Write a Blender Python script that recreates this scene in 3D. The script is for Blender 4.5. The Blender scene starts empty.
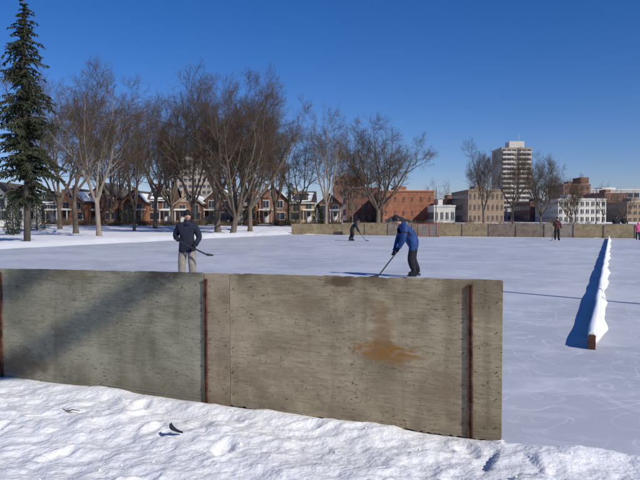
import bpy, math, random
import numpy as np
from mathutils import Vector, Matrix
rng = random.Random(7)
CZ=1.70; F=650.0; PITCH=math.atan(22/650)
scene=bpy.context.scene
scene.view_settings.view_transform='Standard'
scene.view_settings.look='None'
scene.view_settings.exposure=0

def W(px,py,d):
    cp,sp=math.cos(PITCH),math.sin(PITCH)
    a=(px-320)/F; b=(240-py)/F
    r=Vector((a, cp+b*sp, -sp+b*cp)); s=d/r.y
    return Vector((r.x*s, d, CZ+r.z*s))
UD=Vector((0.912,-0.41,0)); VD=Vector((0.41,0.912,0))
def UV(u,v,z=0): return Vector((UD.x*u+VD.x*v, UD.y*u+VD.y*v, z))
UANG=math.atan2(-0.41,0.912)

# ---------------- camera / light
cam=bpy.data.cameras.new('camera'); co=bpy.data.objects.new('camera',cam)
scene.collection.objects.link(co); co.location=(0,0,CZ); co.rotation_euler=(math.pi/2-PITCH,0,0)
cam.sensor_width=36; cam.lens=F/640*36; cam.clip_end=5000; cam.clip_start=0.05
scene.camera=co
EL=math.radians(34); AZ=math.atan2(0.70,-0.714)
S=Vector((math.sin(AZ)*math.cos(EL), math.cos(AZ)*math.cos(EL), math.sin(EL)))
sl=bpy.data.lights.new('sun','SUN'); so=bpy.data.objects.new('sun',sl); scene.collection.objects.link(so)
sl.energy=4.1; sl.angle=math.radians(0.5); sl.color=(1.0,0.94,0.84)
so.rotation_mode='QUATERNION'; so.rotation_quaternion=S.to_track_quat('Z','Y'); so.location=(20,-20,30)
w=bpy.data.worlds.new('World'); scene.world=w; w.use_nodes=True
nt=w.node_tree; nt.nodes.clear()
sky=nt.nodes.new('ShaderNodeTexSky'); sky.sky_type='NISHITA'; sky.sun_disc=False
sky.sun_elevation=EL; sky.sun_rotation=AZ; sky.altitude=200; sky.air_density=1.0; sky.dust_density=0.2; sky.ozone_density=4.0
mu=nt.nodes.new('ShaderNodeMix'); mu.data_type='RGBA'; mu.blend_type='MULTIPLY'; mu.inputs[0].default_value=1.0; mu.inputs[7].default_value=(0.88,0.87,1.12,1)
hsn=nt.nodes.new('ShaderNodeHueSaturation'); hsn.inputs['Saturation'].default_value=1.23
bg=nt.nodes.new('ShaderNodeBackground'); bg.inputs[1].default_value=0.082
ow=nt.nodes.new('ShaderNodeOutputWorld')
nt.links.new(sky.outputs[0],mu.inputs[6]); nt.links.new(mu.outputs[2],hsn.inputs['Color']); nt.links.new(hsn.outputs[0],bg.inputs[0]); nt.links.new(bg.outputs[0],ow.inputs[0])

# ---------------- materials
def mat(name,col,rough=0.8,var=0.15,scale=3.0,bump=0.0,bscale=None,stretch=(1,1,1),metal=0,spec=0.3,col2=None):
    m=bpy.data.materials.new(name); m.use_nodes=True; t=m.node_tree
    b=t.nodes['Principled BSDF']; b.inputs['Roughness'].default_value=rough; b.inputs['Metallic'].default_value=metal
    b.inputs['Specular IOR Level'].default_value=spec
    tc=t.nodes.new('ShaderNodeTexCoord'); mp=t.nodes.new('ShaderNodeMapping'); mp.inputs['Scale'].default_value=stretch
    t.links.new(tc.outputs['Object'],mp.inputs[0])
    n=t.nodes.new('ShaderNodeTexNoise'); n.inputs['Scale'].default_value=scale; n.inputs['Detail'].default_value=6
    t.links.new(mp.outputs[0],n.inputs['Vector'])
    r=t.nodes.new('ShaderNodeValToRGB'); e=r.color_ramp.elements
    e[0].position=0.3; e[1].position=0.7
    c2=col2 if col2 else tuple(min(1,c*(1+var)) for c in col)
    e[0].color=(*[c*(1-var) for c in col],1); e[1].color=(*c2,1)
    t.links.new(n.outputs['Fac'],r.inputs[0]); t.links.new(r.outputs[0],b.inputs['Base Color'])
    if bump:
        n2=t.nodes.new('ShaderNodeTexNoise'); n2.inputs['Scale'].default_value=bscale or scale*4; n2.inputs['Detail'].default_value=8
        t.links.new(mp.outputs[0],n2.inputs['Vector'])
        bp=t.nodes.new('ShaderNodeBump'); bp.inputs['Strength'].default_value=bump; bp.inputs['Distance'].default_value=0.02
        t.links.new(n2.outputs['Fac'],bp.inputs['Height']); t.links.new(bp.outputs[0],b.inputs['Normal'])
    return m

M={}
M['snow']=mat('snow',(0.81,0.82,0.84),0.6,0.04,1.2,bump=0.8,bscale=24,spec=0.2)
M['snowcap']=mat('snow_cap',(0.80,0.82,0.85),0.6,0.03,1.2,bump=0.5,bscale=12,spec=0.2)
M['bark']=mat('bark',(0.125,0.098,0.075),0.9,0.35,2.0,bump=0.8,bscale=14,stretch=(3,3,0.6))
M['barkpale']=mat('bark_pale',(0.24,0.20,0.16),0.9,0.3,2.0,bump=0.8,bscale=14,stretch=(3,3,0.6))
M['twig']=mat('twig_bark',(0.088,0.062,0.040),0.9,0.3,1.0)
M['sprucebark']=mat('spruce_bark',(0.10,0.08,0.065),0.9,0.3,3)
M['needles']=mat('needles',(0.028,0.04,0.022),0.8,0.45,0.9,col2=(0.06,0.072,0.036))
M['cedar']=mat('cedar',(0.03,0.042,0.022),0.9,0.4,1.5)
M['rust']=mat('rusty_steel',(0.10,0.045,0.027),0.85,0.6,14,bump=0.5,bscale=60,metal=0.1)
M['glass']=mat('window_glass',(0.03,0.035,0.045),0.15,0.5,0.5,spec=0.6)
M['white']=mat('white_paint',(0.60,0.60,0.57),0.6,0.08,3)
M['cream']=mat('cream_paint',(0.42,0.37,0.27),0.7,0.15,3)
M['darkwood']=mat('dark_trim',(0.06,0.045,0.035),0.8,0.2,3)
M['shingle']=mat('shingle',(0.10,0.085,0.075),0.9,0.25,2)
M['black']=mat('black_cloth',(0.014,0.015,0.02),0.85,0.3,14,bump=0.5,bscale=16)
M['navy']=mat('navy_cloth',(0.014,0.018,0.034),0.85,0.3,14,bump=0.4,bscale=16)
M['blue']=mat('blue_jacket',(0.012,0.045,0.17),0.6,0.35,7,bump=0.9,bscale=11)
M['khaki']=mat('khaki_pants',(0.25,0.225,0.19),0.85,0.2,9,bump=0.6,bscale=12)
M['pink']=mat('pink_jacket',(0.55,0.10,0.22),0.8,0.2,8)
M['red']=mat('dark_red_jacket',(0.07,0.02,0.02),0.8,0.2,8)
M['skin']=mat('skin',(0.50,0.29,0.21),0.6,0.08,20)
M['lip']=mat('lips',(0.35,0.13,0.11),0.6,0.05,20)
M['eye']=mat('eye_dark',(0.03,0.02,0.02),0.4,0.05,20)
M['hair']=mat('hair',(0.06,0.035,0.02),0.9,0.3,40)
M['boot']=mat('skate_boot',(0.015,0.015,0.016),0.5,0.2,20)
M['blade']=mat('skate_blade',(0.5,0.5,0.52),0.3,0.1,20,metal=0.9)
M['stickm']=mat('stick_shaft',(0.03,0.03,0.035),0.6,0.3,20)
M['redpipe']=mat('red_pipe',(0.35,0.03,0.02),0.5,0.2,5)
M['net']=mat('net',(0.6,0.6,0.6),0.8,0.1,5)
M['asphalt']=mat('asphalt',(0.055,0.055,0.058),0.9,0.3,1,col2=(0.25,0.25,0.27))
M['tyre']=mat('tyre',(0.02,0.02,0.02),0.9,0.2,5)
M['galv']=mat('galvanised',(0.3,0.31,0.32),0.5,0.15,5,metal=0.5)
M['concrete']=mat('concrete',(0.38,0.36,0.33),0.9,0.12,0.3)

def icemat():
    m=bpy.data.materials.new('ice'); m.use_nodes=True; t=m.node_tree; b=t.nodes['Principled BSDF']
    tc=t.nodes.new('ShaderNodeTexCoord')
    def noise(scale,det,stretch=(1,1,1),rot=0,dist=0):
        mp=t.nodes.new('ShaderNodeMapping'); mp.inputs['Scale'].default_value=stretch; mp.inputs['Rotation'].default_value=(0,0,rot)
        t.links.new(tc.outputs['Object'],mp.inputs[0])
        n=t.nodes.new('ShaderNodeTexNoise'); n.inputs['Scale'].default_value=scale; n.inputs['Detail'].default_value=det; n.inputs['Distortion'].default_value=dist
        t.links.new(mp.outputs[0],n.inputs['Vector']); return n.outputs['Fac']
    def rng_(src,a,bb):
        r=t.nodes.new('ShaderNodeMapRange'); r.inputs[1].default_value=a; r.inputs[2].default_value=bb; t.links.new(src,r.inputs[0]); return r.outputs[0]
    def mul(a,v):
        n=t.nodes.new('ShaderNodeMath'); n.operation='MULTIPLY'; t.links.new(a,n.inputs[0])
        if isinstance(v,float): n.inputs[1].default_value=v
        else: t.links.new(v,n.inputs[1])
        return n.outputs[0]
    def mix(f,a,col):
        x=t.nodes.new('ShaderNodeMix'); x.data_type='RGBA'; t.links.new(f,x.inputs[0])
        if isinstance(a,tuple): x.inputs[6].default_value=(*a,1)
        else: t.links.new(a,x.inputs[6])
        x.inputs[7].default_value=(*col,1); return x.outputs[2]
    c=mix(rng_(noise(0.22,8,dist=0.8),0.38,0.64),(0.44,0.465,0.53),(0.57,0.59,0.64))
    # frosted / snowy patches, grey worn patches
    c=mix(mul(rng_(noise(1.1,9,(1,1.3,1),0.4,0.9),0.50,0.70),0.6),c,(0.70,0.72,0.76))
    c=mix(mul(rng_(noise(0.55,8,(1,1.2,1),1.1,0.6),0.53,0.70),0.55),c,(0.37,0.40,0.46))
    # skate scuffs: thin curved light scratches where two noise bands cross zero
    for (sc,st,rot,wd,am) in ((0.55,(1,1,1),0.2,0.006,0.55),(0.8,(1,0.6,1),1.3,0.006,0.5),(0.35,(1,1,1),2.1,0.004,0.5),(1.4,(0.6,1,1),0.7,0.009,0.4)):
        n=noise(sc,1.2,st,rot,1.4)
        s1=t.nodes.new('ShaderNodeMath'); s1.operation='PINGPONG'; s1.inputs[1].default_value=0.05; t.links.new(n,s1.inputs[0])
        gate=rng_(noise(1.3,3,(1,1,1),rot+1),0.45,0.6)
        c=mix(mul(mul(rng_(s1.outputs[0],wd,0.0),gate),am),c,(0.78,0.80,0.83))
    t.links.new(c,b.inputs['Base Color'])
    b.inputs['Roughness'].default_value=0.5; b.inputs['Specular IOR Level'].default_value=0.3
    bp=t.nodes.new('ShaderNodeBump'); bp.inputs['Strength'].default_value=0.25; bp.inputs['Distance'].default_value=0.015
    t.links.new(noise(4,9,(1,1.5,1)),bp.inputs['Height']); t.links.new(bp.outputs[0],b.inputs['Normal'])
    return m
M['ice']=icemat()

def plymat(name,ca,cb,seed,stain=None,fleck=0.8,grime=0.5):
    m=bpy.data.materials.new(name); m.use_nodes=True; t=m.node_tree; b=t.nodes['Principled BSDF']
    b.inputs['Roughness'].default_value=0.85; b.inputs['Specular IOR Level'].default_value=0.2
    tc=t.nodes.new('ShaderNodeTexCoord')
    def noise(scale,det,stretch,dist=0,off=0):
        mp=t.nodes.new('ShaderNodeMapping'); mp.inputs['Scale'].default_value=stretch; mp.inputs['Location'].default_value=(seed*3.1+off,0,seed*1.7+off)
        t.links.new(tc.outputs['Object'],mp.inputs[0])
        n=t.nodes.new('ShaderNodeTexNoise'); n.inputs['Scale'].default_value=scale; n.inputs['Detail'].default_value=det; n.inputs['Distortion'].default_value=dist
        t.links.new(mp.outputs[0],n.inputs['Vector']); return n.outputs['Fac']
    def ramp(src,a,bb):
        r=t.nodes.new('ShaderNodeMapRange'); r.inputs[1].default_value=a; r.inputs[2].default_value=bb; t.links.new(src,r.inputs[0]); return r.outputs[0]
    def cramp(src,a,bb,c0,c1):
        r=t.nodes.new('ShaderNodeValToRGB'); e=r.color_ramp.elements; e[0].position=a; e[1].position=bb; e[0].color=(*c0,1); e[1].color=(*c1,1)
        t.links.new(src,r.inputs[0]); return r.outputs[0]
    def mul(a,v):
        n=t.nodes.new('ShaderNodeMath'); n.operation='MULTIPLY'; t.links.new(a,n.inputs[0])
        if isinstance(v,float): n.inputs[1].default_value=v
        else: t.links.new(v,n.inputs[1])
        return n.outputs[0]
    def mix(f,a,col):
        x=t.nodes.new('ShaderNodeMix'); x.data_type='RGBA'; t.links.new(f,x.inputs[0]); t.links.new(a,x.inputs[6]); x.inputs[7].default_value=(*col,1); return x.outputs[2]
    c=cramp(noise(1.0,8,(1.4,1,2.4),0.8),0.32,0.68,ca,cb)
    grain=noise(1.0,9,(3.0,1,24),2.4,5)
    c=mix(mul(ramp(grain,0.50,0.70),0.42),c,tuple(x*0.5 for x in ca))
    c=mix(mul(ramp(grain,0.50,0.30),0.30),c,tuple(min(1,x*1.3) for x in cb))
    fine=noise(1.0,6,(24,1,90),0.5,7)
    c=mix(mul(ramp(fine,0.52,0.68),0.35),c,tuple(x*0.55 for x in ca))
    c=mix(mul(ramp(noise(1.0,6,(2.2,1,2.2),0.5,11),0.50,0.68),0.55),c,tuple(x*0.62 for x in ca))
    c=mix(mul(ramp(noise(1.0,6,(7,1,0.7),0.4,23),0.54,0.74),grime),c,(0.13,0.09,0.05))
    c=mix(mul(ramp(noise(1.0,7,(1.6,1,1.3),0.9,91),0.53,0.70),0.5),c,tuple(min(1,x*1.22) for x in cb))
    f1=ramp(noise(1.0,3,(18,1,70),0.6,31),0.63,0.68); f2=ramp(noise(1.0,3,(2.5,1,3),0,41),0.38,0.58)
    c=mix(mul(mul(f1,f2),fleck),c,(0.045,0.034,0.025))
    f3=ramp(noise(1.0,2,(60,1,26),0.4,51),0.66,0.71)
    c=mix(mul(f3,0.75),c,(0.05,0.038,0.028))
    sp=t.nodes.new('ShaderNodeSeparateXYZ'); t.links.new(tc.outputs['Object'],sp.inputs[0])
    def zramp(a,bb): return ramp(sp.outputs[2],a,bb)
    ng=noise(1.0,6,(3,1,3),0.3,61)
    c=mix(mul(mul(zramp(0.28,0.0),ramp(ng,0.35,0.6)),0.5),c,(0.12,0.09,0.06))
    c=mix(mul(mul(zramp(1.08,1.21),ramp(ng,0.48,0.62)),0.8),c,(0.10,0.068,0.04))
    if stain:
        for k,(sx,sz,rx,rz,col,am) in enumerate(stain):
            mp=t.nodes.new('ShaderNodeMapping'); mp.vector_type='POINT'
            mp.inputs['Location'].default_value=(-sx/rx,0,-sz/rz); mp.inputs['Scale'].default_value=(1/rx,0,1/rz)
            t.links.new(tc.outputs['Object'],mp.inputs[0])
            ln=t.nodes.new('ShaderNodeVectorMath'); ln.operation='LENGTH'; t.links.new(mp.outputs[0],ln.inputs[0])
            ad=t.nodes.new('ShaderNodeMath'); ad.operation='ADD'; t.links.new(ln.outputs['Value'],ad.inputs[0])
            t.links.new(mul(noise(1.0,8,(7,1,20),0.8,71+k*9),2.4),ad.inputs[1])
            c=mix(mul(ramp(ad.outputs[0],2.25,1.55),am),c,col)
    t.links.new(c,b.inputs['Base Color'])
    bp=t.nodes.new('ShaderNodeBump'); bp.inputs['Strength'].default_value=0.5; bp.inputs['Distance'].default_value=0.004
    t.links.new(fine,bp.inputs['Height']); t.links.new(bp.outputs[0],b.inputs['Normal'])
    return m

# ---------------- mesh builder
class MB:
    def __init__(s): s.v=[]; s.f=[]; s.m=[]
    def add(s,vs,fs,mi=0):
        o=len(s.v); s.v.extend([tuple(x) for x in vs]); s.f.extend([tuple(i+o for i in f) for f in fs]); s.m.extend([mi]*len(fs))
    def box(s,x0,x1,y0,y1,z0,z1,mi=0):
        s.add([(x0,y0,z0),(x1,y0,z0),(x1,y1,z0),(x0,y1,z0),(x0,y0,z1),(x1,y0,z1),(x1,y1,z1),(x0,y1,z1)],
              [(0,3,2,1),(4,5,6,7),(0,1,5,4),(1,2,6,5),(2,3,7,6),(3,0,4,7)],mi)
    def prism_y(s,poly,y0,y1,mi=0):
        n=len(poly); vs=[(x,y0,z) for x,z in poly]+[(x,y1,z) for x,z in poly]
        fs=[tuple(range(n)),tuple(range(2*n-1,n-1,-1))]+[(i,i+n,(i+1)%n+n,(i+1)%n) for i in range(n)]
        s.add(vs,fs,mi)
    def tube(s,pts,rad,n=6,mi=0,cap=True):
        vs=[];fs=[];up=None
        P=[Vector(p) for p in pts]
        for i,p in enumerate(P):
            d=(P[min(i+1,len(P)-1)]-P[max(i-1,0)])
            d=d.normalized() if d.length>1e-9 else Vector((0,0,1))
            if up is None:
                up=Vector((1,0,0)) if abs(d.x)<0.8 else Vector((0,1,0))
            a=(up-d*up.dot(d)); a.normalize(); up=a; b=d.cross(a)
            r=rad[i] if hasattr(rad,'__len__') else rad
            for k in range(n):
                t=2*math.pi*k/n; vs.append(p+a*(r*math.cos(t))+b*(r*math.sin(t)))
        for i in range(len(P)-1):
            for k in range(n):
                k2=(k+1)%n; fs.append((i*n+k,i*n+k2,(i+1)*n+k2,(i+1)*n+k))
        if cap: fs.append(tuple(range(n-1,-1,-1))); fs.append(tuple((len(P)-1)*n+k for k in range(n)))
        s.add(vs,fs,mi)
    def mesh(s,name,mats,smooth=False):
        me=bpy.data.meshes.new(name); me.from_pydata(s.v,[],s.f); me.update()
        for m in mats: me.materials.append(m)
        me.polygons.foreach_set('material_index',s.m)
        if smooth: me.polygons.foreach_set('use_smooth',[True]*len(s.f))
        return me
    def obj(s,name,mats,parent=None,smooth=False,loc=None,rz=0):
        return link(name,s.mesh(name,mats,smooth),parent,loc,rz)
def link(name,me,parent=None,loc=None,rz=0,scale=None):
    o=bpy.data.objects.new(name,me); scene.collection.objects.link(o)
    if parent: o.parent=parent
    if loc is not None: o.location=loc
    o.rotation_euler[2]=rz
    if scale: o.scale=scale
    return o
def empty(name,loc=(0,0,0),rz=0):
    return link(name,None,None,loc,rz)

# ---------------- noise / terrain
class VN:
    def __init__(s,seed): s.t=np.random.RandomState(seed).rand(256,256)
    def __call__(s,x,y):
        xi=np.floor(x).astype(int); yi=np.floor(y).astype(int); fx=x-xi; fy=y-yi
        fx=fx*fx*(3-2*fx); fy=fy*fy*(3-2*fy); g=lambda a,b: s.t[a%256,b%256]
        return (g(xi,yi)*(1-fx)+g(xi+1,yi)*fx)*(1-fy)+(g(xi,yi+1)*(1-fx)+g(xi+1,yi+1)*fx)*fy-0.5
vns=[VN(i) for i in range(8)]
def sstep(a,b,x):
    t=np.clip((x-a)/(b-a),0,1); return t*t*(3-2*t)
feet=[]
r2=random.Random(3)
for i in range(110):
    feet.append((r2.uniform(-6,5),r2.uniform(1.5,7.0),r2.uniform(0,3.14),r2.uniform(.015,.045)))
def height(x,y):
    u=x*UD.x+y*UD.y; v=x*VD.x+y*VD.y
    e=np.maximum(np.maximum(-30.5-u,u-17),v-61.2)+0.5*vns[0](x*0.8,y*0.8)+0.2*vns[1](x*3,y*3)
    rt=(u>-0.73)
    near=sstep(5.17,5.02,v+rt*(0.06+0.12*vns[5](x*2.5,y*2.5)+0.10*vns[6](x*6,y*6)))
    base=-0.035-0.013*(-0.7-np.clip(u,-9,-0.7))*0.95
    base=base+0.065*sstep(-0.9,-0.4,u)+0.02
    rn=lambda k,f: vns[k](x*f+y*f*0.31,y*f-x*f*0.31+3.3)
    bump=0.075*rn(0,1.1)+0.05*rn(1,2.7)+0.034*rn(2,6.3)+0.020*rn(3,15)+0.012*rn(4,33)
    bump=bump+0.04*np.maximum(0,rn(5,4.7)-0.15)
    for (fx,fy,fa,fd) in feet:
        m=(np.abs(x-fx)<0.4)&(np.abs(y-fy)<0.4)
        if m.any():
            dx=x[m]-fx; dy=y[m]-fy; ca,sa=math.cos(fa),math.sin(fa)
            q=((dx*ca+dy*sa)/0.15)**2+((-dx*sa+dy*ca)/0.065)**2
            bump[m]-=fd*np.exp(-q**2)-0.014*np.exp(-(q-2.2)**2)
    damp=sstep(0,0.5,np.abs(v-5.1))*0.6+0.4
    bank=0.08*np.exp(-((v-4.95)/0.16)**2)*(0.45+rn(6,1.6)*1.6)*(u<-0.7)
    nearh=base+bump*damp+bank
    nearh=np.where(rt,np.maximum(nearh,0.014+0.02*rn(3,9)+0.01),nearh)
    far=0.10+0.22*np.exp(-((e-1.5)/1.2)**2)+0.12*rn(0,0.5)+0.08*rn(1,1.7)+0.45*sstep(75,98,y)
    inner=-0.05
    h=np.where(v<5.6, inner*(1-near)+nearh*near, inner)
    ef=sstep(-0.4,0.8,e)
    h=h*(1-ef*(v>8))+far*(ef*(v>8))
    side=(v<=8)&(e>-0.4)
    h=np.where(side,h*(1-ef)+0.05*ef,h)
    h=np.where(y>100,0.55,h)
    return h
def axis(dense0,dense1,step,lo,hi,g,smax=40):
    a=list(np.arange(dense0,dense1,step)); s=step; x=a[-1]
    while x<hi: s=min(s*g,smax); x+=s; a.append(x)
    s=step; x=a[0]; b=[]
    while x>lo: s=min(s*g,smax); x-=s; b.append(x)
    return np.array(b[::-1]+a)
xs=axis(-5.2,3.6,0.026,-900,900,1.055,60); ys=axis(2.0,7.6,0.022,-300,1500,1.035,60)
X,Y=np.meshgrid(xs,ys); Z=height(X,Y)
def gridmesh(name,X,Y,Z,m):
    ny,nx=X.shape; me=bpy.data.meshes.new(name)
    co=np.stack([X,Y,Z],-1).reshape(-1,3)
    i=np.arange(nx*ny).reshape(ny,nx); q=np.stack([i[:-1,:-1],i[:-1,1:],i[1:,1:],i[1:,:-1]],-1).reshape(-1,4)
    me.vertices.add(len(co)); me.vertices.foreach_set('co',co.ravel())
    me.loops.add(q.size); me.loops.foreach_set('vertex_index',q.ravel().astype(np.int32))
    me.polygons.add(len(q)); me.polygons.foreach_set('loop_start',np.arange(0,q.size,4,dtype=np.int32)); me.polygons.foreach_set('loop_total',np.full(len(q),4,dtype=np.int32))
    me.update(); me.validate(); me.polygons.foreach_set('use_smooth',[True]*len(q)); me.materials.append(m)
    return link(name,me)
gridmesh('snow_ground',X,Y,Z,M['snow'])
b=MB()
vs=[UV(-33,5.09),UV(-0.76,5.09),UV(-0.76,4.75),UV(19,4.75),UV(19,5.09),UV(19,64),UV(-0.76,64),UV(-33,64)]
b.add(vs,[(0,1,6,7),(1,4,5,6),(1,2,3,4)]); b.obj('ice_rink_surface',[M['ice']])
def GH(x,y): return float(height(np.array([[x]],float),np.array([[y]],float))[0,0])

# ---------------- near boards
slope=0.0136
board=empty('plywood_rink_boards',UV(-0.757,5.10,0.0),UANG)
def sheet(name,x0,x1,m,ztop0,ztop1,zb,seed,y0=-0.009):
    n=max(6,int((x1-x0)/0.03)); q=random.Random(seed); b=MB(); L=x1-x0
    fr=[]; jit=0
    for i in range(n+1):
        x=L*i/n; jit=jit*0.8+q.uniform(-.0016,.0016); tz=ztop0+(ztop1-ztop0)*i/n+jit-(0.007 if q.random()<0.03 else 0)
        if i in(0,n): tz-=0.006
        bz=zb+q.uniform(-.01,.01); fr.append((x,tz,bz))
    vs=[]
    bow=lambda x,z: 0.0015*math.sin(x*2.6+seed)+0.001*math.sin(z*3+seed)
    rows=7
    for side in (0,1):
        for r in range(rows):
            for (x,tz,bz) in fr:
                z=bz+(tz-bz)*r/(rows-1); vs.append((x,(y0 if side==0 else y0+0.019)+bow(x,z),z))
    N=n+1; fs=[]
    for r in range(rows-1):
        for i in range(n):
            a=r*N+i; fs.append((a,a+1,a+1+N,a+N)); a+=rows*N; fs.append((a+N,a+1+N,a+1,a))
    B=rows*N; T=(rows-1)*N
    for i in range(n):
        fs.append((T+i,T+i+1,B+T+i+1,B+T+i)); fs.append((i+1,i,B+i,B+i+1))
    for r in range(rows-1):
        a=r*N; fs.append((a+N,a,B+a,B+a+N))
        a=r*N+n; fs.append((a,a+N,B+a+N,B+a))
    b.add(vs,fs)
    return b.obj(name,[m],board,loc=(x0,0,0))
ZT=lambda x: 1.225+slope*x
tan=plymat('plywood_tan',(0.255,0.205,0.130),(0.40,0.335,0.225),1,[(1.50,0.60,0.30,0.11,(0.25,0.125,0.03),0.95),(1.47,0.76,0.12,0.26,(0.22,0.14,0.07),0.75),(1.1,1.16,0.16,0.10,(0.10,0.06,0.035),0.85),(2.0,0.35,0.22,0.16,(0.22,0.16,0.10),0.6),(0.5,0.3,0.35,0.15,(0.20,0.155,0.10),0.5),(0.75,0.95,0.25,0.1,(0.21,0.16,0.10),0.5)],0.85,0.45)
strip=plymat('plywood_strip',(0.25,0.19,0.12),(0.36,0.29,0.20),4,None,0.6,0.6)
grn=plymat('plywood_grey',(0.215,0.205,0.145),(0.34,0.325,0.235),8,[(2.2,1.15,0.25,0.1,(0.12,0.085,0.05),0.8),(0.3,0.1,0.5,0.2,(0.14,0.10,0.06),0.7),(1.1,1.1,0.4,0.12,(0.14,0.115,0.07),0.6)],0.9,0.35)
sheet('sheet_1',-2.44,0,tan,ZT(-2.44),ZT(0),-0.03,1)
sheet('sheet_2',-2.72,-2.446,strip,ZT(-2.72)-.004,ZT(-2.446)-.002,-0.05,2,-0.011)
sheet('sheet_3',-5.42,-2.724,grn,ZT(-5.42)-.01,ZT(-2.724)+.002,-0.12,3,-0.006)
sheet('sheet_4',-7.90,-5.426,plymat('plywood_d',(0.20,0.19,0.13),(0.31,0.29,0.21),12),ZT(-7.9),ZT(-5.43),-0.16,4)
sheet('sheet_5',-10.4,-7.906,grn,ZT(-10.4),ZT(-7.9),-0.2,5)
def stake(x,wd,zt,zb,name,lean=0.0):
    b=MB(); n=14
    for (xa,xb,ya,yb) in ((-wd/2,-wd/2+.010,-.027,-.0125),(wd/2-.010,wd/2,-.027,-.0125),(-wd/2+.010,wd/2-.010,-.019,-.014)):
        vs=[]
        for i in range(n+1):
            z=zb+(zt-zb)*i/n; dx=x+lean*(i/n)+0.0012*math.sin(i*1.9)
            vs+=[(dx+xa,ya,z),(dx+xb,ya,z),(dx+xb,yb,z),(dx+xa,yb,z)]
        fs=[(3,2,1,0),(n*4,n*4+1,n*4+2,n*4+3)]
        for i in range(n):
            for k in range(4): fs.append((i*4+k,i*4+(k+1)%4,(i+1)*4+(k+1)%4,(i+1)*4+k))
        b.add(vs,fs)
    for z in (0.25,0.7,1.05):
        b.tube([(x,-0.026,z+slope*x),(x,-0.018,z+slope*x)],0.008,6)
    b.obj(name,[M['rust']],board)
stake(-0.235,0.040,1.18,-0.06,'stake_1',-0.012)
stake(-2.70,0.034,1.13,-0.1,'stake_2')
stake(-5.40,0.036,1.10,-0.15,'stake_3'); stake(-7.9,0.04,1.08,-0.2,'stake_4')
b=MB(); b.box(-10.2,-0.02,0.026,0.064,0.45,0.54); b.obj('back_rail',[strip],board)
b=MB(); q=random.Random(4)
for x in (-2.40,-2.48,-1.22,-0.04,-0.30,-2.66,-2.76):
    z=0.08
    while z<1.1: b.tube([(x+q.uniform(-.006,.006),-.0145,z),(x,-.008,z)],.0045,6); z+=q.uniform(.2,.32)
b.obj('nail_heads',[M['rust']],board)

# ---------------- far boards
fb=empty('plywood_end_boards',UV(-24.6,60.3,0),UANG)
fm=[plymat('ply_far%d'%i,c0,c1,20+i,None,0.2,0.5) for i,(c0,c1) in enumerate([((.25,.19,.125),(.39,.31,.215)),((.29,.225,.13),(.44,.35,.21)),((.21,.16,.115),(.32,.25,.19)),((.27,.22,.17),(.36,.31,.25))])]
b=MB(); r3=random.Random(5)
x=0;i=0
while x<24.2:
    hh=1.22+r3.uniform(-.04,.04); L=2.4
    b.box(x,x+L-0.02,0+0.004*(i%2),0.02+0.004*(i%2),-0.02,hh,r3.choice([0,1,0,2,3])if x>4.5 else 1); x+=L;i+=1
    b.box(x-0.05,x+0.0,-0.05,-0.006,-0.02,hh-0.08,2)
b.obj('panels',fm+[M['darkwood']],fb)
b=MB(); b.box(-6,0,0.5,0.52,0,1.1,1); b.obj('panel_return',fm,fb)

# ---------------- side kick board with snow
sb=empty('snow_covered_kick_board',UV(-0.22,9.08,0),math.atan2(0.912,0.41))
b=MB(); b.box(0,49,-0.032,0.032,-0.02,0.19)
b.obj('timber',[strip],sb)
b=MB(); n=700; ring=9; vs=[];fs=[]
for i in range(n+1):
    t=i/n; x=0.03+48.9*t**1.7; wv=0.050*(1+0.16*math.sin(x*2.3)*math.sin(x*1.1+1)); hv=0.042*(1+0.4*math.sin(x*1.7+2)*math.sin(x*0.8)); cy=0.006*math.sin(x*1.7)
    if i<3: wv*=0.8;hv*=(0.3,.6,.85)[i]
    for k in range(ring):
        a=math.pi*k/(ring-1); side_drop=(0.022+0.014*math.sin(x*1.5+k))*(k in(0,ring-1))
        vs.append((x,cy+wv*math.cos(a),0.185+hv*math.sin(a)-side_drop))
for i in range(n):
    for k in range(ring-1): fs.append((i*ring+k,i*ring+k+1,(i+1)*ring+k+1,(i+1)*ring+k))
    fs.append((i*ring+ring-1,i*ring,(i+1)*ring,(i+1)*ring+ring-1))
fs.append(tuple(range(ring-1,-1,-1)))
b.add(vs,fs); b.obj('snow_cap',[M['snowcap']],sb,True)
b=MB(); vs=[];fs=[]; n=400
for i in range(n+1):
    x=0.5+48.3*(i/n)**1.5; hh=max(0.0,0.07+0.05*math.sin(x*1.1)*math.sin(x*.5+1)+.008*math.sin(x*4))*min(1,(x-.5)/1.2); wd=.03+hh*1.1
    vs+=[(x,-.031,hh),(x,-.034-wd*.35,hh*.75),(x,-.034-wd*.7,hh*.3),(x,-.034-wd,-.01)]
for i in range(n):
    for k in range(3): fs.append((i*4+k,(i+1)*4+k,(i+1)*4+k+1,i*4+k+1))
b.add(vs,fs); b.obj('snow_drift',[M['snowcap']],sb,True)
b=MB(); b.box(-0.03,-0.004,-0.045,0.045,-0.02,0.185); b.obj('rusty_end_bracket',[M['rust']],sb)

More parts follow.
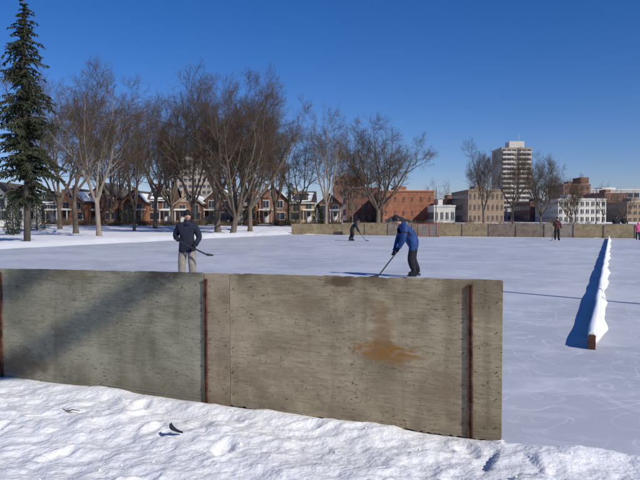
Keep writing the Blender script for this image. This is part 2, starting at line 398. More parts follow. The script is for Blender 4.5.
# ---------------- trees
def bare_tree_mesh(name,H,spread,seed,maxl=5,nl=5,bole=0.2,barkm='bark',dens=1.0,rad=0.021):
    q=random.Random(seed); b=MB()
    def rv(a): return Vector((q.gauss(0,a),q.gauss(0,a),q.gauss(0,a)))
    lens=[0,0.70*H,0.34*H,0.17*H,0.085*H,0.050*H]
    kids=[0,7,6,6,5.6,0]
    minr=[0,0.042,0.028,0.018,0.0125,0.0092]
    def grow(p,d,L,r0,lv):
        ns=[0,9,6,4,3,2][lv]; pts=[p.copy()]; rr=[r0]; rend=r0*(0.28 if lv<4 else 0.5)
        for i in range(ns):
            trop=[0,0.10,0.10,0.06,0.05,0.04][lv]
            d=(d+rv([0,0.10,0.13,0.15,0.17,0.2][lv])+Vector((0,0,trop))).normalized()
            p=p+d*(L/ns); pts.append(p.copy()); rr.append(r0+(rend-r0)*(i+1)/ns)
        b.tube(pts,rr,[0,7,5,4,3,3][lv],1 if lv>=3 else 0,False)
        if lv>=maxl: return
        k=max(2,int(kids[lv]*dens*q.uniform(0.8,1.25)+0.5))
        for j in range(k):
            f=0.22+0.78*(j+q.random())/k
            if j==k-1: f=1.0
            fi=min(f*ns,ns-1e-3); i0=int(fi); pp=pts[i0].lerp(pts[i0+1],fi-i0); dd=(pts[i0+1]-pts[i0]).normalized()
            ang=math.radians(q.uniform(25,58)) if f<1 else math.radians(q.uniform(5,25))
            ax=dd.cross(rv(1)).normalized(); nd=Matrix.Rotation(ang,3,ax)@dd
            rc=rr[i0]*q.uniform(0.45,0.7)
            grow(pp,nd,lens[lv+1]*q.uniform(0.65,1.2)*(1.15-0.55*f),max(rc,minr[lv+1]),lv+1)
    R=rad*H; pts=[];rr=[]; lean=rv(0.012)
    for i in range(6):
        t=i/5; pts.append(Vector((lean.x*H*t,lean.y*H*t,-0.3+(bole*H+0.3)*t))); rr.append(R*(1.35 if i==0 else 1.0-0.25*t))
    b.tube(pts,rr,9,0,False)
    for k in range(nl):
        az=2*math.pi*(k+q.uniform(-.25,.25))/nl; tilt=math.radians(spread*q.uniform(0.45,1.1)) if k else math.radians(5)
        d=Vector((math.sin(tilt)*math.cos(az),math.sin(tilt)*math.sin(az),math.cos(tilt)))
        st=pts[-1].lerp(pts[-2],q.uniform(0,0.9) if k else 0)
        grow(st,d,lens[1]*q.uniform(0.85,1.08)*(1.0 if k else 1.08),R*q.uniform(0.42,0.62),1)
    me=b.mesh(name,[M[barkm],M['twig']],True)
    zmax=max(v[2] for v in b.v)
    for v in me.vertices: v.co*=H/zmax
    return me
TM=[bare_tree_mesh('tree_mesh_a',16,30,11,nl=5,barkm='barkpale',bole=0.3),
    bare_tree_mesh('tree_mesh_b',18,48,23,nl=9,bole=0.12,rad=0.024),
    bare_tree_mesh('tree_mesh_c',16,54,37,nl=8,bole=0.2,rad=0.025),
    bare_tree_mesh('tree_mesh_d',16,26,51,nl=4,bole=0.28),
    bare_tree_mesh('tree_mesh_e',15,36,66,nl=6,bole=0.22)]
TH=[16,18,16,16,15]
def tree(px,d,ytop,mi,sx=1.0,rz=0,name='bare_tree'):
    p=W(px,220,d); z=GH(p.x,d)-0.1
    H=W(px,ytop,d).z-z; s=H/TH[mi]
    return link(name,TM[mi],None,(p.x,d,z),rz,(s*sx,s*sx,s))
tree(99,56,57,0,1.0,0.4); tree(76,68,54,3,1.0,1.9); tree(60,84,62,4,0.9,2.2); tree(134,80,92,4,0.75,0.3)
tree(155,86,85,3,0.9,4.0); tree(232,68,64,1,0.95,0.6); tree(218,74,62,3,1.2,2.5); tree(250,78,70,2,0.8,3.7)
tree(192,82,68,4,0.8,5.1); tree(326,86,100,0,0.85,2.0); tree(300,92,124,3,0.9,0.9); tree(378,95,114,2,1.15,1.2)
tree(484,110,134,4,0.9,2.8); tree(541,115,146,1,0.8,4.4); tree(513,122,144,3,0.9,1.1); tree(276,100,100,4,0.9,3.3)
tree(172,100,96,2,0.75,0.2); tree(352,112,142,4,0.8,5.5); tree(110,104,104,2,0.7,2.2); tree(575,150,170,4,0.7,0)

me_s=[bare_tree_mesh('small_%d'%i,10,40,80+i,maxl=4,nl=4,dens=0.8) for i in range(2)]
def join_mass(name,items,mats):
    cs=[];fsall=[];off=0
    for me,loc,s,rz in items:
        n=len(me.vertices); a=np.empty(n*3); me.vertices.foreach_get('co',a); a=a.reshape(-1,3)*s
        c,si=math.cos(rz),math.sin(rz); a=np.stack([a[:,0]*c-a[:,1]*si+loc[0],a[:,0]*si+a[:,1]*c+loc[1],a[:,2]+loc[2]],-1)
        cs.append(a); fsall.extend([tuple(v+off for v in p.vertices) for p in me.polygons]); off+=n
    me=bpy.data.meshes.new(name); me.from_pydata(np.concatenate(cs).tolist(),[],fsall); me.update()
    for m in mats: me.materials.append(m)
    return link(name,me)
it=[]
for k in range(32):
    px=r3.uniform(-40,660); d=r3.uniform(125,240); p=W(px,220,d); it.append((me_s[k%2],(p.x,d,0.5),r3.uniform(0.6,1.1),r3.uniform(0,6)))
join_mass('distant_trees',it,[M['twig']])

def spruce(px,d,H,name,halfw):
    q=random.Random(5); p=W(px,230,d); z=GH(p.x,d)-0.1
    root=empty(name,(p.x,d,z))
    b=MB(); b.tube([(0,0,-0.2),(0.05,0,H*0.3),(-0.05,0,H*0.7),(0,0,H)],[0.24,0.19,0.10,0.02],8); b.obj('trunk',[M['sprucebark']],root,True)
    nb=MB(); st=MB(); h=H*0.16
    while h<H*0.99:
        t=(h-H*0.16)/(H*0.84)
        L0=halfw*(0.55+0.45*math.sin(min(1,t*3.2)*math.pi/2))*(1-t)**0.75+0.15
        k=6 if t<0.85 else 4
        for j in range(k):
            if t<0.15 and q.random()<0.5: continue
            az=q.uniform(0,2*math.pi); L=L0*q.uniform(0.45,1.2)
            dr=Vector((math.cos(az),math.sin(az),0)); pts=[]
            droop=q.uniform(0.2,0.55)*L
            n=max(4,int(L/0.3))
            for i in range(n+1):
                f=i/n; pts.append(Vector((0,0,h))+dr*(L*f)+Vector((0,0,0.12*L*math.sin(f*2.2)-droop*f*f+0.22*L*max(0,f-0.65))))
            st.tube(pts,[0.03*(1-i/n)+0.006 for i in range(n+1)],3,0,False)
            side=Vector((-dr.y,dr.x,0))
            for i in range(1,n+1):
                for rep in range(7):
                    base=pts[i-1].lerp(pts[i],q.random()); f=i/n
                    sl=(0.55*(1-0.5*f)+0.12)*min(1,L/1.5)*q.uniform(0.4,1.2)
                    sd=(side*q.choice([-1,1])*q.uniform(0.2,1)+dr*q.uniform(0.1,0.8)+Vector((0,0,-q.uniform(0.1,1.4)))).normalized()
                    e=base+sd*sl; wv=(sd.cross(Vector((q.gauss(0,1),q.gauss(0,1),q.gauss(0,1))))).normalized()*q.uniform(0.025,0.055)
                    mid=base.lerp(e,0.5)+Vector((0,0,-0.04*sl))
                    nb.add([base-wv*0.4,base+wv*0.4,mid+wv,e,mid-wv],[(0,1,2,3,4)])
                    w2=sd.cross(wv).normalized()*wv.length
                    nb.add([base,mid+w2,e,mid-w2],[(0,1,2,3)])
        h+=0.25*q.uniform(0.7,1.3)
    st.obj('branches',[M['sprucebark']],root); nb.obj('needles',[M['needles']],root)
spruce(27,44,16.8,'spruce_tree',2.8)

def cedar(px,d,H,wd,name='cedar_tree'):
    q=random.Random(int(px)); p=W(px,230,d); root=empty(name,(p.x,d,GH(p.x,d)))
    b=MB(); b.tube([(0,0,-.2),(0,0,H*0.9)],[0.12,0.03],6); b.obj('trunk',[M['sprucebark']],root)
    b=MB()
    for i in range(3200):
        t=q.random()**1.2; a=q.uniform(0,6.28); r=wd*0.5*(1-t)**0.6*(0.5+0.5*min(1,t*6))*q.uniform(0.45,1.05)*(1+0.18*math.sin(t*17+a*2))
        c=Vector((r*math.cos(a),r*math.sin(a),0.1+t*H)); s=q.uniform(0.07,0.16)
        d1=Vector((math.cos(a)*0.5,math.sin(a)*0.5,q.uniform(.2,1))).normalized()*s; d2=d1.cross(Vector((q.gauss(0,1),q.gauss(0,1),q.gauss(0,1)))).normalized()*s*0.5
        b.add([c-d2*0.4,c+d2*0.3+d1*0.3,c+d1,c-d2+d1*0.5],[(0,1,2,3)])
    b.obj('foliage',[M['cedar']],root)
cedar(291,96,6.2,3.0); cedar(13,60,4.2,1.8); cedar(37,80,3.5,3.5); cedar(128,104,4.0,3.5); cedar(318,98,3.0,2.5); cedar(250,100,3.2,4.0)

# tree behind the camera (casts the limb shadows seen on the board)
q=random.Random(9); b=MB()
A=W(-30,385,7.3)+S*19; B=W(160,272,6.2)+S*19
dl=(B-A).normalized()
J0=A-dl*4.6
b.tube([(J0.x-0.6,J0.y-0.3,-0.3),(J0.x-0.4,J0.y-.2,3),(J0.x-.1,J0.y,J0.z*0.7),J0],[0.42,0.33,0.28,0.24],12,0)
pts=[J0+dl*k*1.5+Vector((0,0,0.05*math.sin(k*1.3))) for k in range(8)]
b.tube(pts,[0.2-0.014*k for k in range(8)],10,0)
def tw(p,d,L,r,lv):
    pts=[p]
    for i in range(4):
        d=(d+Vector((q.gauss(0,.12),q.gauss(0,.12),q.gauss(0,.12)+.05))).normalized(); p=p+d*L/4; pts.append(p)
    b.tube(pts,[r*(1-.17*i) for i in range(5)],6,0,False)
    if lv<3:
        for k in range(5):
            pp=pts[q.randint(1,4)]; ax=d.cross(Vector((q.gauss(0,1),q.gauss(0,1),q.gauss(0,1)))).normalized()
            tw(pp,Matrix.Rotation(math.radians(q.uniform(25,50)),3,ax)@d,L*0.55,r*0.45,lv+1)
tw(J0,Vector((-0.4,-0.5,1)),6,0.2,1); tw(J0+Vector((0,0,-1)),Vector((-0.7,-0.9,0.8)),6,0.16,1)
tw(pts[6],Vector((0.3,-0.6,0.9)),4,0.08,2); tw(pts[7],(dl+Vector((0,0,.2))),4,0.09,2)
A2=W(-60,330,7.5)+S*20; B2=W(60,262,6.9)+S*20
b.tube([J0+Vector((0,0,0.2)),A2,A2.lerp(B2,0.5),B2,B2+(B2-A2)],[0.17,0.15,0.13,0.11,0.05],8,0)
b.obj('overhanging_bare_tree',[M['bark']],None,True)

# ---------------- pole to the right (shadow across ice)
dd=CZ*F/(291.5-218); tip=W(500,291.5,dd); LL=9.0/math.tan(EL)
pb=Vector((tip.x,tip.y,0))+Vector((math.sin(AZ),math.cos(AZ),0))*LL
pole=empty('light_pole',(pb.x,pb.y,0),0)
b=MB(); b.tube([(0,0,-.1),(0,0,9)],[0.11,0.07],10); b.tube([(0,0,0),(0,0,0.35)],[0.2,0.16],10); b.obj('shaft',[M['galv']],pole,True)
b=MB(); b.tube([(0,0,8.8),(-0.4,0.1,9.0),(-0.8,0.2,9.0)],0.03,6); b.box(-1.2,-0.75,0.08,0.32,8.92,9.06); b.obj('lamp_head',[M['galv']],pole)

# ---------------- buildings
def wall_mat(name,c,var=0.2):
    return mat(name,c,0.9,var,1.2,bump=0.3,bscale=9)
def house(px0,px1,d,ypeak,seed,wall,style):
    q=random.Random(seed*13+5)
    a=W(px0,220,d).x; c=W(px1,220,d).x; wd=(c-a); cx=(a+c)/2; z0=0.5
    H=W(px0,ypeak,d).z-z0; eave=H*(0.68 if style!='side' else 0.66); dep=11
    root=empty('brick_house',(cx,d,z0),q.uniform(-.08,.08)); hw=wd/2
    b=MB(); r=MB()
    if style=='side':
        b.box(-hw,hw,0,dep,0,eave)
        b.add([(-hw,0,eave),(-hw,dep,eave),(-hw,dep/2,H-.1),(hw,0,eave),(hw,dep,eave),(hw,dep/2,H-.1)],[(0,2,1),(3,4,5)])
        o=0.35
        r.add([(-hw-o,-o,eave-.15),(hw+o,-o,eave-.15),(hw+o,dep/2,H),(-hw-o,dep/2,H),(-hw-o,dep+o,eave-.15),(hw+o,dep+o,eave-.15)],[(0,1,2,3),(3,2,5,4)],0)
        r.box(-hw-o,hw+o,-o-.08,-o,eave-.3,eave-.13,1)
        k=(H-eave+.15)/(dep/2+o); zz=lambda y: eave-.15+k*(y+o)+.05
        r.add([(-hw*.9,.2,zz(.2)),(-hw*.2,-.1,zz(-.1)),(hw*.7,.5,zz(.5)),(hw*.95,dep*.42,zz(dep*.42)),(-hw*.95,dep*.42,zz(dep*.42))],[(0,1,2,3,4)],2)
        dz=eave+0.3; r.box(-1.0,1.0,0.7,3.4,dz-.3,dz+1.1,3); r.add([(-1.25,.5,dz+1.05),(0,.5,dz+1.85),(1.25,.5,dz+1.05),(-1.25,4,dz+1.05),(0,4,dz+1.85),(1.25,4,dz+1.05)],[(0,1,4,3),(1,2,5,4),(0,2,1)],0)
        r.box(-.55,.55,.64,.69,dz+.1,dz+.95,4)
    else:
        b.prism_y([(-hw,0),(hw,0),(hw,eave),(0,H-.12),(-hw,eave)],0,dep)
        o=0.35; k=(H-eave)/hw; ez=eave-k*o
        for sg in (-1,1):
            x1=sg*(hw+o)
            r.add([(x1,-o,ez),(0,-o,H),(0,dep+.3,H),(x1,dep+.3,ez),(x1,-o,ez-.16),(0,-o,H-.16),(0,dep+.3,H-.16),(x1,dep+.3,ez-.16)],
                [(0,1,2,3) if sg<0 else (3,2,1,0),(4,7,6,5)],0)
            r.add([(x1,-o-.02,ez),(0,-o-.02,H),(0,-o-.02,H-.2),(x1,-o-.02,ez-.2)],[(0,1,2,3)],5)
            if q.random()<0.6:
                r.add([(x1*.93,-o*.6,ez+k*o*.2+.1),(x1*.3,-o*.6,H-(H-eave)*.27+.02),(x1*.3,dep,H-(H-eave)*.27+.02),(x1*.93,dep,ez+k*o*.2+.1)],[(0,1,2,3)],2)
        gz=eave+0.15; gx=hw*(1-(gz-eave)/(H-eave))*.92
        if q.random()<0.5: r.add([(-gx,-.04,gz),(gx,-.04,gz),(0,-.04,H-.45)],[(0,1,2)],3)
        r.box(-.4,.4,-.12,-.08,gz+.15,gz+.15+min(1.0,(H-eave)*.45),4); r.box(-.5,.5,-.075,-.045,gz+.05,gz+.25+min(1.0,(H-eave)*.45),1)
    b.obj('walls',[wall],root)
    r.obj('roof',[M['shingle'],M['white'],M['snowcap'],q.choice([M['cream'],M['darkwood'],M['shingle']]),M['glass'],q.choice([M['white'],M['darkwood'],M['cream']])],root)
    wn=MB(); porch_side=q.choice([-1,1])
    for fl,zz in enumerate((0.95,eave-1.6)):
        for i in range(2):
            x=-hw+wd*(i+.5)/2
            if fl==0 and (x>0)==(porch_side>0): continue
            ww=0.5 if fl else 0.8
            wn.box(x-ww-.09,x+ww+.09,-.06,-.003,zz-.09,zz+1.3,0); wn.box(x-ww,x-.03,-.09,-.061,zz,zz+1.2,1); wn.box(x+.03,x+ww,-.09,-.061,zz,zz+1.2,1)
    for yy in (3,7):
        for sg in (-1,1):
            for zz in (1.0,eave-1.6): wn.box(min(sg*hw,sg*(hw+.05)),max(sg*hw,sg*(hw+.05)),yy,yy+.9,zz,zz+1.2,1)
    wn.obj('windows',[M['white'] if seed%2 else M['cream'],M['glass']],root)
    dr=MB(); x=hw*.5*porch_side; dr.box(x-.5,x+.5,-.06,-.004,.4,2.5,0); dr.box(x-.3,x+.3,-.09,-.061,1.5,2.3,1); dr.obj('door',[M['white'] if q.random()<.5 else M['darkwood'],M['glass']],root)
    pc=MB(); x0,x1=sorted((porch_side*hw*.04,porch_side*hw*.96))
    pc.box(x0,x1,-1.6,-.1,.1,.4,0)
    for xx in (x0,x1-.14): pc.box(xx,xx+.14,-1.55,-1.41,.4,2.45,1)
    pc.box(x0-.1,x1+.1,-1.7,-.1,2.45,2.6,1); pc.box(x0-.05,x1+.05,-1.65,-.1,2.61,2.74,2)
    pc.obj('porch',[M['darkwood'],M['white'] if q.random()<.4 else M['cream'],M['snowcap']],root)
    ch=MB(); cxx=hw*q.choice([-.6,.6]); ch.box(cxx-.3,cxx+.3,3.5,4.1,eave*.8,H+.5); ch.box(cxx-.35,cxx+.35,3.45,4.15,H+.501,H+.6); ch.obj('chimney',[wall],root)
WM=[wall_mat('brick_orange',(0.33,0.15,0.08)),wall_mat('brick_brown',(0.22,0.12,0.08)),wall_mat('brick_dark',(0.14,0.07,0.05)),wall_mat('brick_tan',(0.36,0.25,0.15)),wall_mat('siding_white',(0.6,0.58,0.54),.06)]
hs=[(-22,9,90,181,4,'gable'),(40,58,112,192,1,'side'),(60,84,108,188,0,'gable'),(88,118,112,182,1,'gable'),(121,146,110,190,0,'gable'),(149,172,112,186,2,'side'),
    (176,202,110,192,1,'gable'),(205,232,113,186,2,'gable'),(234,256,110,193,0,'side'),(259,287,112,186,1,'gable'),(290,315,114,190,3,'side'),(318,341,116,193,1,'gable')]
for i,(a,c,d,yp,wi,st) in enumerate(hs): house(a,c,d,yp,i,WM[wi],st)

def block(name,px0,px1,ytop,d,wallm,floors,cols,winw=0.55,winh=0.5,dep=20,band=False,extra=None,z0=0.4,ww=None,frame=None,wz0=0.0):
    a=W(px0,220,d).x; c=W(px1,220,d).x; wd=c-a; H=W(px0,ytop,d).z-z0
    root=empty(name,((a+c)/2,d,z0)); hw=wd/2
    b=MB(); b.box(-hw,hw,0,dep,0,H); b.obj('walls',[wallm],root)
    t=0.12
    b=MB(); b.box(-hw-t,hw+t,-t,dep+t,H+.003,H+.35,0); b.box(-hw+.5,hw-.5,.5,dep-.5,H+.352,H+.42,1); b.box(-hw*.3,hw*.15,dep*.3,dep*.6,H+.43,H+1.6,0); b.obj('parapet',[ww or wallm,M['snowcap']],root)
    wn=MB(); fh=H*(1-wz0)/floors
    for f in range(floors):
        zc=H*wz0+fh*(f+.5)
        if band:
            wn.box(-hw*.97,hw*.97,-.06,-.003,zc-fh*winh/2,zc+fh*winh/2,0)
            for k in range(1,cols): x=-hw+wd*k/cols; wn.box(x-.12,x+.12,-.12,-.062,zc-fh*winh/2,zc+fh*winh/2,1)
        else:
            for k in range(cols):
                x=-hw+wd*(k+.5)/cols; hwid=wd/cols*winw/2
                wn.box(x-hwid,x+hwid,-.06,-.003,zc-fh*winh/2,zc+fh*winh/2,0)
                wn.box(x-.05,x+.05,-.09,-.061,zc-fh*winh/2,zc+fh*winh/2,1)
                wn.box(x-hwid-.08,x+hwid+.08,-.14,-.004,zc-fh*winh/2-.12,zc-fh*winh/2-.004,1)
        nsd=max(2,min(10,int(dep/wd*cols)))
        for sg in (-1,1):
            for k in range(nsd):
                y=dep*(k+.5)/nsd; x0,x1=sorted((sg*(hw+.003),sg*(hw+.06))); wn.box(x0,x1,y-dep/nsd*winw/2,y+dep/nsd*winw/2,zc-fh*winh/2,zc+fh*winh/2,0)
    wn.obj('windows',[M['glass'],frame or M['concrete']],root)
    if extra: extra(root,hw,H,dep)
    return root
conc=wall_mat('tower_concrete',(0.32,0.27,0.22),.08); concl=wall_mat('tower_pale',(0.48,0.45,0.40),.06)
brick=wall_mat('school_brick',(0.28,0.12,0.07),.25); tanb=wall_mat('tan_brick',(0.27,0.20,0.14)); dkb=wall_mat('dark_brick',(0.17,0.085,0.06)); whit=wall_mat('stucco_white',(0.56,0.54,0.49),.06); grey=wall_mat('grey_panel',(0.36,0.35,0.34),.08)
brwn=wall_mat('brown_brick',(0.20,0.11,0.08))
block('apartment_tower',174,216,152,350,conc,11,9,.6,.5,25,frame=conc)
def bal(root,hw,H,dep):
    b=MB()
    for f in range(1,15):
        z=H*f/15; b.box(-hw*.95,-hw*.15,-1.6,-.2,z-.15,z+.9,0); b.box(hw*.15,hw*.95,-1.6,-.2,z-.15,z+.9,0)
    b.obj('balconies',[concl],root)
    b=MB(); b.tube([(hw*.3,5,H),(hw*.3,5,H+9)],[.25,.12],6); b.box(-hw*.4,hw*.6,3,12,H+.43,H+4.5); b.obj('mast',[concl],root)
block('apartment_tower',501,531,148,400,conc,15,6,.7,.45,22,extra=bal,frame=concl)
block('office_building',334,364,177,230,brwn,4,6,.4,.4,25,frame=brwn)
block('brick_building',346,380,189,150,dkb,3,5,.4,.45,20,frame=dkb)
block('brick_school',382,434,192,136,brick,2,6,.2,.25,30,wz0=0.15,frame=brick)
block('white_storefront',434,455,207,128,whit,1,4,.5,.4,12)
block('office_building',440,470,200,180,brwn,2,6,.5,.4,15)
block('brick_building',468,504,191,160,tanb,3,8,.4,.45,20,frame=tanb)
block('brick_building',530,560,203,190,dkb,2,6,.4,.45,18)
def stepped(root,hw,H,dep):
    b=MB(); b.box(hw*.35,hw*.95,1,9,H+.36,H+3.0); b.obj('penthouse',[dkb],root)
block('brick_tower',563,590,185,250,brwn,6,5,.4,.5,16,extra=stepped,frame=brwn)
block('modern_office',588,652,190,300,grey,3,10,.7,.42,30,band=True,ww=whit,frame=whit)
block('white_office_building',558,606,200,170,whit,3,9,.55,.55,18,frame=whit)
block('brick_building',604,627,194,200,brwn,4,4,.4,.5,16)
block('office_building',627,665,203,180,tanb,3,7,.5,.45,18,frame=tanb)
block('low_building',440,640,213,210,grey,1,30,.5,.4,10)

# ---------------- street, a car
b=MB(); b.add([(-150,99.0,0.585),(60,99.0,0.585),(60,106,0.585),(-150,106,0.585)],[(0,1,2,3)]); b.obj('street',[M['asphalt']])
b=MB(); b.box(-150,60,106,106.2,0.5,0.70); b.obj('kerb',[M['concrete']])
def car(px,d,yaw,paint):
    p=W(px,220,d); z=0.56 if d>97 else GH(p.x,d)
    root=empty('parked_car',(p.x,d,z),yaw)
    low=[(-2.2,.3),(2.15,.3),(2.25,.55),(2.1,.85),(1.0,.95),(-1.55,.97),(-2.2,.92),(-2.28,.6)]; cab=[(-1.75,.95),(1.15,.93),(0.45,1.42),(-1.1,1.44)]
    b=MB(); hw=.87
    n=len(low); vs=[(x,-hw*(1 if .4<zz<.99 else .95),zz) for x,zz in low]+[(x,hw*(1 if .4<zz<.99 else .95),zz) for x,zz in low]
    b.add(vs,[tuple(range(n)),tuple(range(2*n-1,n-1,-1))]+[(i,i+n,(i+1)%n+n,(i+1)%n) for i in range(n)])
    n=4; vs=[(x,-(.82 if i<2 else .66),zz) for i,(x,zz) in enumerate(cab)]+[(x,(.82 if i<2 else .66),zz) for i,(x,zz) in enumerate(cab)]
    b.add(vs,[tuple(range(n)),tuple(range(2*n-1,n-1,-1))]+[(i,i+n,(i+1)%n+n,(i+1)%n) for i in range(n)])
    b.obj('body',[paint],root)
    g=MB(); z0=cab[0][1]; z1=cab[2][1]
    for sg in (-1,1):
        for f0,f1 in ((.06,.36),(.39,.66),(.69,.95)):
            qq=[]
            for fx,fz in ((f0,.12),(f1,.12),(f1,.86),(f0,.86)):
                xa=cab[0][0]+(cab[3][0]-cab[0][0])*fz; xb=cab[1][0]+(cab[2][0]-cab[1][0])*fz; yy=.82+(.66-.82)*fz
                qq.append((xa+(xb-xa)*fx,sg*(yy+.008),z0+(z1-z0)*fz))
            g.add(qq if sg<0 else qq[::-1],[(0,1,2,3)])
    g.add([(cab[1][0]+.0,-.74,z0+.06),(cab[1][0]+.0,.74,z0+.06),(cab[2][0]+.07,.6,z1-.06),(cab[2][0]+.07,-.6,z1-.06)],[(0,1,2,3)])
    g.obj('windows',[M['glass']],root)
    wl=MB()
    for x in (low[0][0]+.75,low[1][0]-.75):
        for sg in (-1,1):
            wl.tube([(x,sg*.72,.33),(x,sg*.90,.33)],.33,14,0); wl.tube([(x,sg*.9,.33),(x,sg*.915,.33)],.19,10,1)
    wl.obj('wheels',[M['tyre'],M['galv']],root)
    l=MB(); l.box(low[1][0]+.02,low[1][0]+.12,-.75,-.45,.62,.78); l.box(low[1][0]+.02,low[1][0]+.12,.45,.75,.62,.78); l.obj('headlights',[M['white']],root)
pd=mat('paint_dark',(0.02,0.02,0.025),0.3,0.08,3,spec=0.6)
car(398,114,0.05,pd); car(214,102,0.0,pd)
def lamp(px,d,ytop,name='street_lamp'):
    p=W(px,220,d); z=GH(p.x,d); H=W(px,ytop,d).z-z; root=empty(name,(p.x,d,z))
    b=MB(); b.tube([(0,0,-.1),(0,0,H)],[.08,.05],8); b.tube([(0,0,0),(0,0,.4)],.13,8); b.obj('post',[M['darkwood']],root)
    b=MB(); b.tube([(0,0,H),(0.5,0,H+.3),(1.2,0,H+.35)],.03,6); b.box(1.1,1.6,-.12,.12,H+.28,H+.38); b.obj('lamp_arm',[M['galv']],root)
lamp(349,92,190); lamp(436,104,188); lamp(596,110,188)
def upole(px,d,ytop):
    p=W(px,220,d); H=W(px,ytop,d).z-.5; root=empty('utility_pole',(p.x,d,.5))
    b=MB(); b.tube([(0,0,-.1),(0,0,H)],[.14,.09],8); b.box(-1.2,1.2,-.16,-.10,H-.7,H-.58)
    for x in (-1.1,-.4,.4,1.1): b.tube([(x,-.13,H-.58),(x,-.13,H-.42)],.05,6)
    b.obj('timber',[M['darkwood']],root)
upole(289,107,164); upole(120,107,164)

q=random.Random(31); b=MB()
for i in range(1000):
    px=q.uniform(45,345) if i<800 else q.uniform(345,600); d=q.uniform(95,98.5); p=W(px,220,d); hgt=1.1+.6*math.sin(px*.13)*math.sin(px*.037)
    if math.sin(px*.09)+math.sin(px*.23)<-.3: continue
    for k in range(5):
        dr=Vector((q.gauss(0,.35),q.gauss(0,.3),1)).normalized(); a=Vector((p.x+q.gauss(0,.2),d,.35)); e=a+dr*hgt*q.uniform(.5,1.1); m_=a.lerp(e,.5)+Vector((q.gauss(0,.06),0,0))
        b.tube([a,m_,e],[.014,.011,.007],3,0,False)
        for j in range(2):
            e2=m_+Vector((q.gauss(0,.35),q.gauss(0,.3),q.uniform(.2,.6))); b.tube([m_,e2],[.009,.006],3,0,False)
b.obj('bare_hedge',[M['twig']])

# ---------------- goal
pgo=W(428,237.5,CZ*F/19.0); g=empty('hockey_goal',(pgo.x,pgo.y,0),UANG+0.1)
b=MB()
b.tube([(-.915,0,0),(-.915,0,1.2),(.915,0,1.2),(.915,0,0)],.035,8)
b.tube([(-.915,0,.03),(-.85,1.0,.03),(.85,1.0,.03),(.915,0,.03)],.025,6); b.tube([(-.915,0,1.2),(-.8,.5,1.2),(.8,.5,1.2),(.915,0,1.2)],.02,6); b.tube([(0,.5,1.2),(0,1.0,.03)],.02,6)
b.obj('frame',[M['redpipe']],g,True)
b=MB()
for i in range(13):
    x=-.85+1.7*i/12; b.tube([(x,0,1.2),(x*.95,.5,1.2),(x,1.0,.03)],.006,3,0,False)
for i in range(9):
    t=i/8; b.tube([(-.9,.0,1.17*(1-t)+.03),(-.84,.5+.5*t,1.17*(1-t)+.03),(.84,.5+.5*t,1.17*(1-t)+.03),(.9,0,1.17*(1-t)+.03)],.006,3,0,False)
b.obj('net',[M['net']],g)

